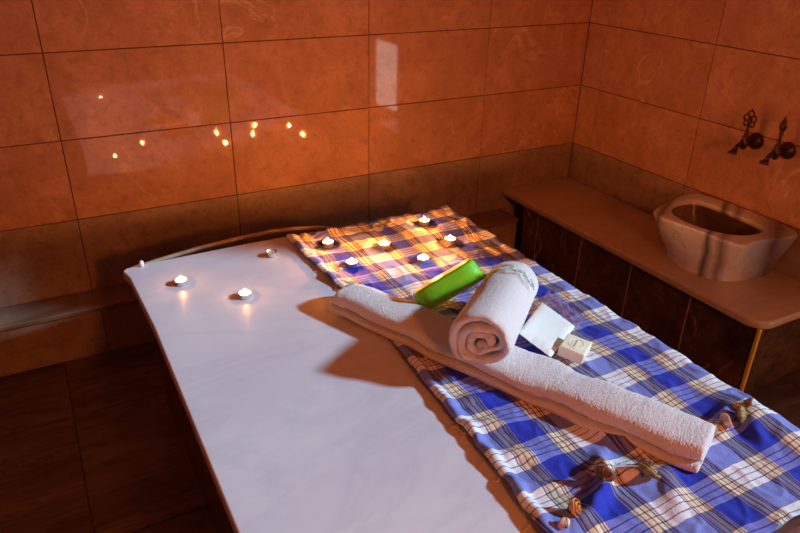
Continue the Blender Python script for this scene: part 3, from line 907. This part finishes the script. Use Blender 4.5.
# ------------------------------------------------------------------ packet and soap
def packet():
    Lc = Vector((-1.487, -1.468, Z(-.532))); Bt = Vector((-1.470, -1.560, Z(-.545))); Tp = Vector((-1.268, -1.300, Z(-.580))); Rt = Vector((-1.272, -1.448, Z(-.580)))
    Lc = Vector((-1.478, -1.452, Z(-.540))); Bt = Vector((-1.462, -1.566, Z(-.552)))
    c = (Lc + Bt + Tp + Rt) / 4
    root = empty('soap_mitt_packet', tuple(c), 'square white pad in a clear cellophane packet, between the rolled towel and the soap', 'packet')
    n = 22
    def surf(u, v): return Lc.lerp(Tp, u).lerp(Bt.lerp(Rt, u), v) - c
    up = ((Tp - Lc).cross(Bt - Lc)).normalized()
    if up.z < 0: up = -up
    def pillow(name, mat, grow, thick, lift, crinkle, parent):
        vs, fs = [], []
        for side in (1, -1):
            for j in range(n + 1):
                for i in range(n + 1):
                    u, v = -grow + (1 + 2 * grow) * i / n, -grow + (1 + 2 * grow) * j / n
                    e = min(i, n - i, j, n - j) / (n / 2)
                    hh = thick * min(1, (e * 3.5)) ** .5
                    P = surf(u, v) + up * (lift + side * hh + crinkle * noise.noise(Vector((u * 9, v * 9, side * 3))) * (.25 + (1 - min(1, e * 3))))
                    vs.append(P)
        m1 = (n + 1) ** 2
        for j in range(n):
            for i in range(n):
                a = j * (n + 1) + i
                fs.append((a, a + 1, a + n + 2, a + n + 1)); fs.append((m1 + a, m1 + a + n + 1, m1 + a + n + 2, m1 + a + 1))
        return pydata(name, vs, fs, mat, parent)
    pillow('white_pad', M['pad'], 0, .006, .001, .002, root)
    # film: crinkled flap beyond the far edge and the right side
    vs, fs = [], []
    nu, nv = 30, 12
    for j in range(nv + 1):
        for i in range(nu + 1):
            v = -.04 + 1.1 * i / nu; u = .97 + .34 * j / nv
            P = surf(u, v) + up * (.004 + .012 * noise.noise(Vector((u * 13, v * 6, 1))) + .008 * abs(noise.noise(Vector((u * 30, v * 13, 1)))) + .004 * j / nv)
            P += (surf(u, v + .1) - surf(u, v)) * .3 * noise.noise(Vector((u * 9, 3, 3)))
            P.z = max(P.z, ZS + .009 - c.z)
            vs.append(P)
    fs = [(j * (nu + 1) + i, j * (nu + 1) + i + 1, (j + 1) * (nu + 1) + i + 1, (j + 1) * (nu + 1) + i) for j in range(nv) for i in range(nu)]
    f = pydata('clear_wrapper', vs, fs, M['film'], root); f['label'] = 'crinkled clear cellophane flap'
    s = f.modifiers.new('t', 'SOLIDIFY'); s.thickness = .0003
    return root
packet()

def soap():
    # rests tipped on the long towel's side and the packet
    A = Vector((-1.424, -1.552, Z(-.570)))
    ex = Vector((.83, .52, -.06)).normalized(); ey = Vector((.50, -.84, -.12)); ey = (ey - ex * ey.dot(ex)).normalized(); ez = ex.cross(ey) * -1
    if ez.z < 0: ez = -ez
    root = empty('soap_bar', (-1.374, -1.556, Z(-.558)), 'cream block of soap with a stamped top, leaning on the white packet', 'soap')
    a, b, h = .040, .033, .0155
    rot = Matrix((ex, ey, ez)).transposed()
    bm = bmesh.new(); box_bm(bm, -a, a, -b, b, -h, h)
    bmesh.ops.bevel(bm, geom=bm.edges[:], offset=.005, segments=4, affect='EDGES', profile=.6)
    bmesh.ops.transform(bm, matrix=rot.to_4x4(), verts=bm.verts[:])
    from_bm('soap_body', bm, M['soap'], root)
    bm = bmesh.new()
    def st(pts): tube_bm(bm, [rot @ Vector((x, y, h + .0001)) for x, y in pts], .0011, 5)
    st([(.026 * math.cos(t), .019 * math.sin(t)) for t in [2 * PI * k / 28 for k in range(29)]])
    for k in range(5):
        x = -.016 + .008 * k
        st([(x - .002, -.004), (x, .005), (x + .002, -.004)])
    st([(-.014, -.009), (.014, -.009)])
    e = from_bm('stamp', bm, M['soap'], root); e['label'] = 'shallow stamped relief'
    return root
soap()

# ------------------------------------------------------------------ dried rosebuds
def rosebud(size, mat, seed, label, grp='dried rosebuds scattered on the cloth', open_=.5):
    rd = random.Random(seed)
    root = empty('dried_rosebud', (0, 0, 0), label, 'rosebud', grp)
    bm = bmesh.new()
    for layer in range(3):
        k = 3 + layer
        for q in range(k):
            a0 = 2 * PI * q / k + layer * .7 + rd.uniform(-.2, .2); rr = size * (.22 + .16 * layer); ht = size * (1.05 - .12 * layer) * rd.uniform(.85, 1.1)
            nu, nv = 6, 6; g = []
            for j in range(nv + 1):
                v = j / nv; row = []
                for i in range(nu + 1):
                    u = i / nu * 2 - 1
                    wd = math.sin(min(1, v * 1.25 + .12) * PI * .62) * 1.05
                    ang = a0 + u * wd * (PI / k) * 1.35
                    prof = math.sin(v * PI * .72) * (1 + open_ * layer * .35 * v)
                    r = rr * (.25 + prof) + size * .05 * rd.uniform(-.5, .5) + size * .12 * open_ * v * v * layer
                    row.append(bm.verts.new((r * math.cos(ang), r * math.sin(ang), ht * (v - .18 * u * u * v) - size * .4)))
                g.append(row)
            for j in range(nv):
                for i in range(nu): bm.faces.new((g[j][i], g[j][i + 1], g[j + 1][i + 1], g[j + 1][i]))
    o = from_bm('petals', bm, mat, root); s = o.modifiers.new('t', 'SOLIDIFY'); s.thickness = size * .035
    bm = bmesh.new()
    lathe_bm(bm, [(0, -.62 * size), (.07 * size, -.62 * size), (.08 * size, -.52 * size), (.18 * size, -.46 * size), (.22 * size, -.36 * size), (.15 * size, -.28 * size), (0, -.26 * size)], 12)
    for q in range(5):
        a = 2 * PI * q / 5
        tube_bm(bm, [(.1 * size * math.cos(a), .1 * size * math.sin(a), -.4 * size), (.34 * size * math.cos(a), .34 * size * math.sin(a), -.30 * size), (.50 * size * math.cos(a), .50 * size * math.sin(a), -.05 * size)], [size * .05, size * .045, size * .012], 6)
    from_bm('calyx', bm, M['calyx'], root)
    return root
buds = [  # x, y, size, material, tilt, label
    (-1.728, -1.955, .030, 'petal_o', (1.1, .2, .5), 'bright orange dried rosebud near the lower left edge of the cloth'),
    (-1.628, -1.930, .031, 'petal_b', (1.3, -.3, 2.2), 'dark brown dried rosebud just right of the bright orange one'),
    (-1.535, -1.955, .034, 'petal_y', (.6, .5, 1.0), 'crumpled olive dried rosebud below the near end of the long towel'),
    (-1.765, -1.975, .022, 'petal_p', (1.7, .1, 3.0), 'pinkish dried rosebud on the crumpled left hem'),
    (-1.205, -1.925, .030, 'petal_y', (2.0, .7, -2.2), 'olive yellow dried rosebud on the right side of the cloth'),
    (-1.262, -1.922, .025, 'petal_p', (1.3, -.2, 1.4), 'peach dried rosebud just off the towel end'),
    (-1.300, -1.925, .024, 'petal_p', (1.2, .6, .2), 'pale pink dried rosebud touching the corner of the towel end'),
    (-1.165, -1.905, .024, 'petal_b', (1.9, .5, .6), 'brown dried rosebud beside the right hem of the cloth'),
    (-1.505, -1.925, .020, 'petal_b', (1.0, 1, 2.0), 'small dark dried rosebud tucked against the olive one below the towel'),
]
for k, (x, y, s, mt, tl, lab) in enumerate(buds):
    b = rosebud(s * .68, M[mt], 20 + k, lab, open_=.5 + .25 * (k % 3))
    b.rotation_euler = tl; b.location = (x, y, max(cloth_z(x, y), cloth_z(x + .008, y), cloth_z(x, y + .008)) + s * .26)

# small folded towel at the lower right corner
def small_towel():
    root = empty('hand_towel', (-1.300, -2.262, ZS), 'cream terry towel at the lower right corner, just past the end of the plaid cloth', 'towel')
    bm = bmesh.new(); box_bm(bm, -.145, .145, -.088, .088, .001, .046)
    bmesh.ops.subdivide_edges(bm, edges=bm.edges[:], cuts=14, use_grid_fill=True)
    for v in bm.verts:
        e = min(1, (.145 - abs(v.co.x)) / .03) * min(1, (.088 - abs(v.co.y)) / .03); e = max(0, e)
        v.co.z = .001 + (v.co.z - .001) * (.45 + .55 * math.sqrt(e)) + (.006 * noise.noise(Vector((v.co.x * 14, v.co.y * 14, 3))) if v.co.z > .02 else 0)
    o = from_bm('towel_body', bm, M['terry2'], root); subd(o, 1)
    root.rotation_euler = (0, 0, .04)
small_towel()

# ------------------------------------------------------------------ lamp (out of frame) and lights
lamp = empty('wall_lamp', (-1.9, YF, 1.75), 'round warm wall lamp on the front wall behind the camera', 'lamp')
bm = bmesh.new(); lathe_bm(bm, [(0, 0.0), (.17, 0), (.17, .025), (.15, .03), (0, .03)], 36, Matrix.Rotation(-PI / 2, 4, 'X')); from_bm('lamp_base', bm, M['frame'], lamp)
bm = bmesh.new(); lathe_bm(bm, [(.145, .031), (.14, .06), (.11, .085), (.06, .098), (0, .102)], 36, Matrix.Rotation(-PI / 2, 4, 'X')); from_bm('lamp_shade', bm, M['lampglass'], lamp)
def area(name, loc, size, power, color, target):
    l = bpy.data.lights.new(name, 'AREA'); l.shape = 'DISK'; l.size = size; l.energy = power; l.color = color
    o = bpy.data.objects.new(name, l); COL.objects.link(o); o.location = loc
    o.rotation_euler = (Vector(target) - Vector(loc)).to_track_quat('-Z', 'Y').to_euler(); return o
area('lamp_light', (-1.9, YF + .13, 1.75), .28, 26, (1, .23, .035), (-1.2, -1.0, .9))
sun = bpy.data.lights.new('sun', 'SUN'); sun.energy = 4.6; sun.color = (.50, .79, 1.0); sun.angle = math.radians(3.5)
so = bpy.data.objects.new('sun', sun); COL.objects.link(so); so.location = (3, -3, 3)
az, el = math.radians(-33), math.radians(27.5)
so.rotation_euler = Vector((-math.cos(az) * math.cos(el), -math.sin(az) * math.cos(el), -math.sin(el))).to_track_quat('-Z', 'Y').to_euler()
w = bpy.data.worlds.new('World'); S.world = w; w.use_nodes = True
bg = w.node_tree.nodes['Background']; bg.inputs[0].default_value = (.62, .74, 1, 1); bg.inputs[1].default_value = .35

# ------------------------------------------------------------------ camera
cam = bpy.data.cameras.new('camera'); co = bpy.data.objects.new('camera', cam); COL.objects.link(co)
cam.sensor_width = 36; cam.lens = CAM_P['f'] / 800 * 36; cam.clip_start = .02
r_, u_, f_ = basis()
mt = Matrix((r_, u_, -f_)).transposed().to_4x4(); mt.translation = CAM_P['C']; co.matrix_world = mt
S.camera = co
S.view_settings.view_transform = 'Standard'; S.view_settings.look = 'None'; S.view_settings.gamma = 1; S.view_settings.exposure = 0
S.view_settings.use_curve_mapping = False
S.cycles.use_denoising = True
S.cycles.max_bounces = 8; S.cycles.sample_clamp_indirect = 4
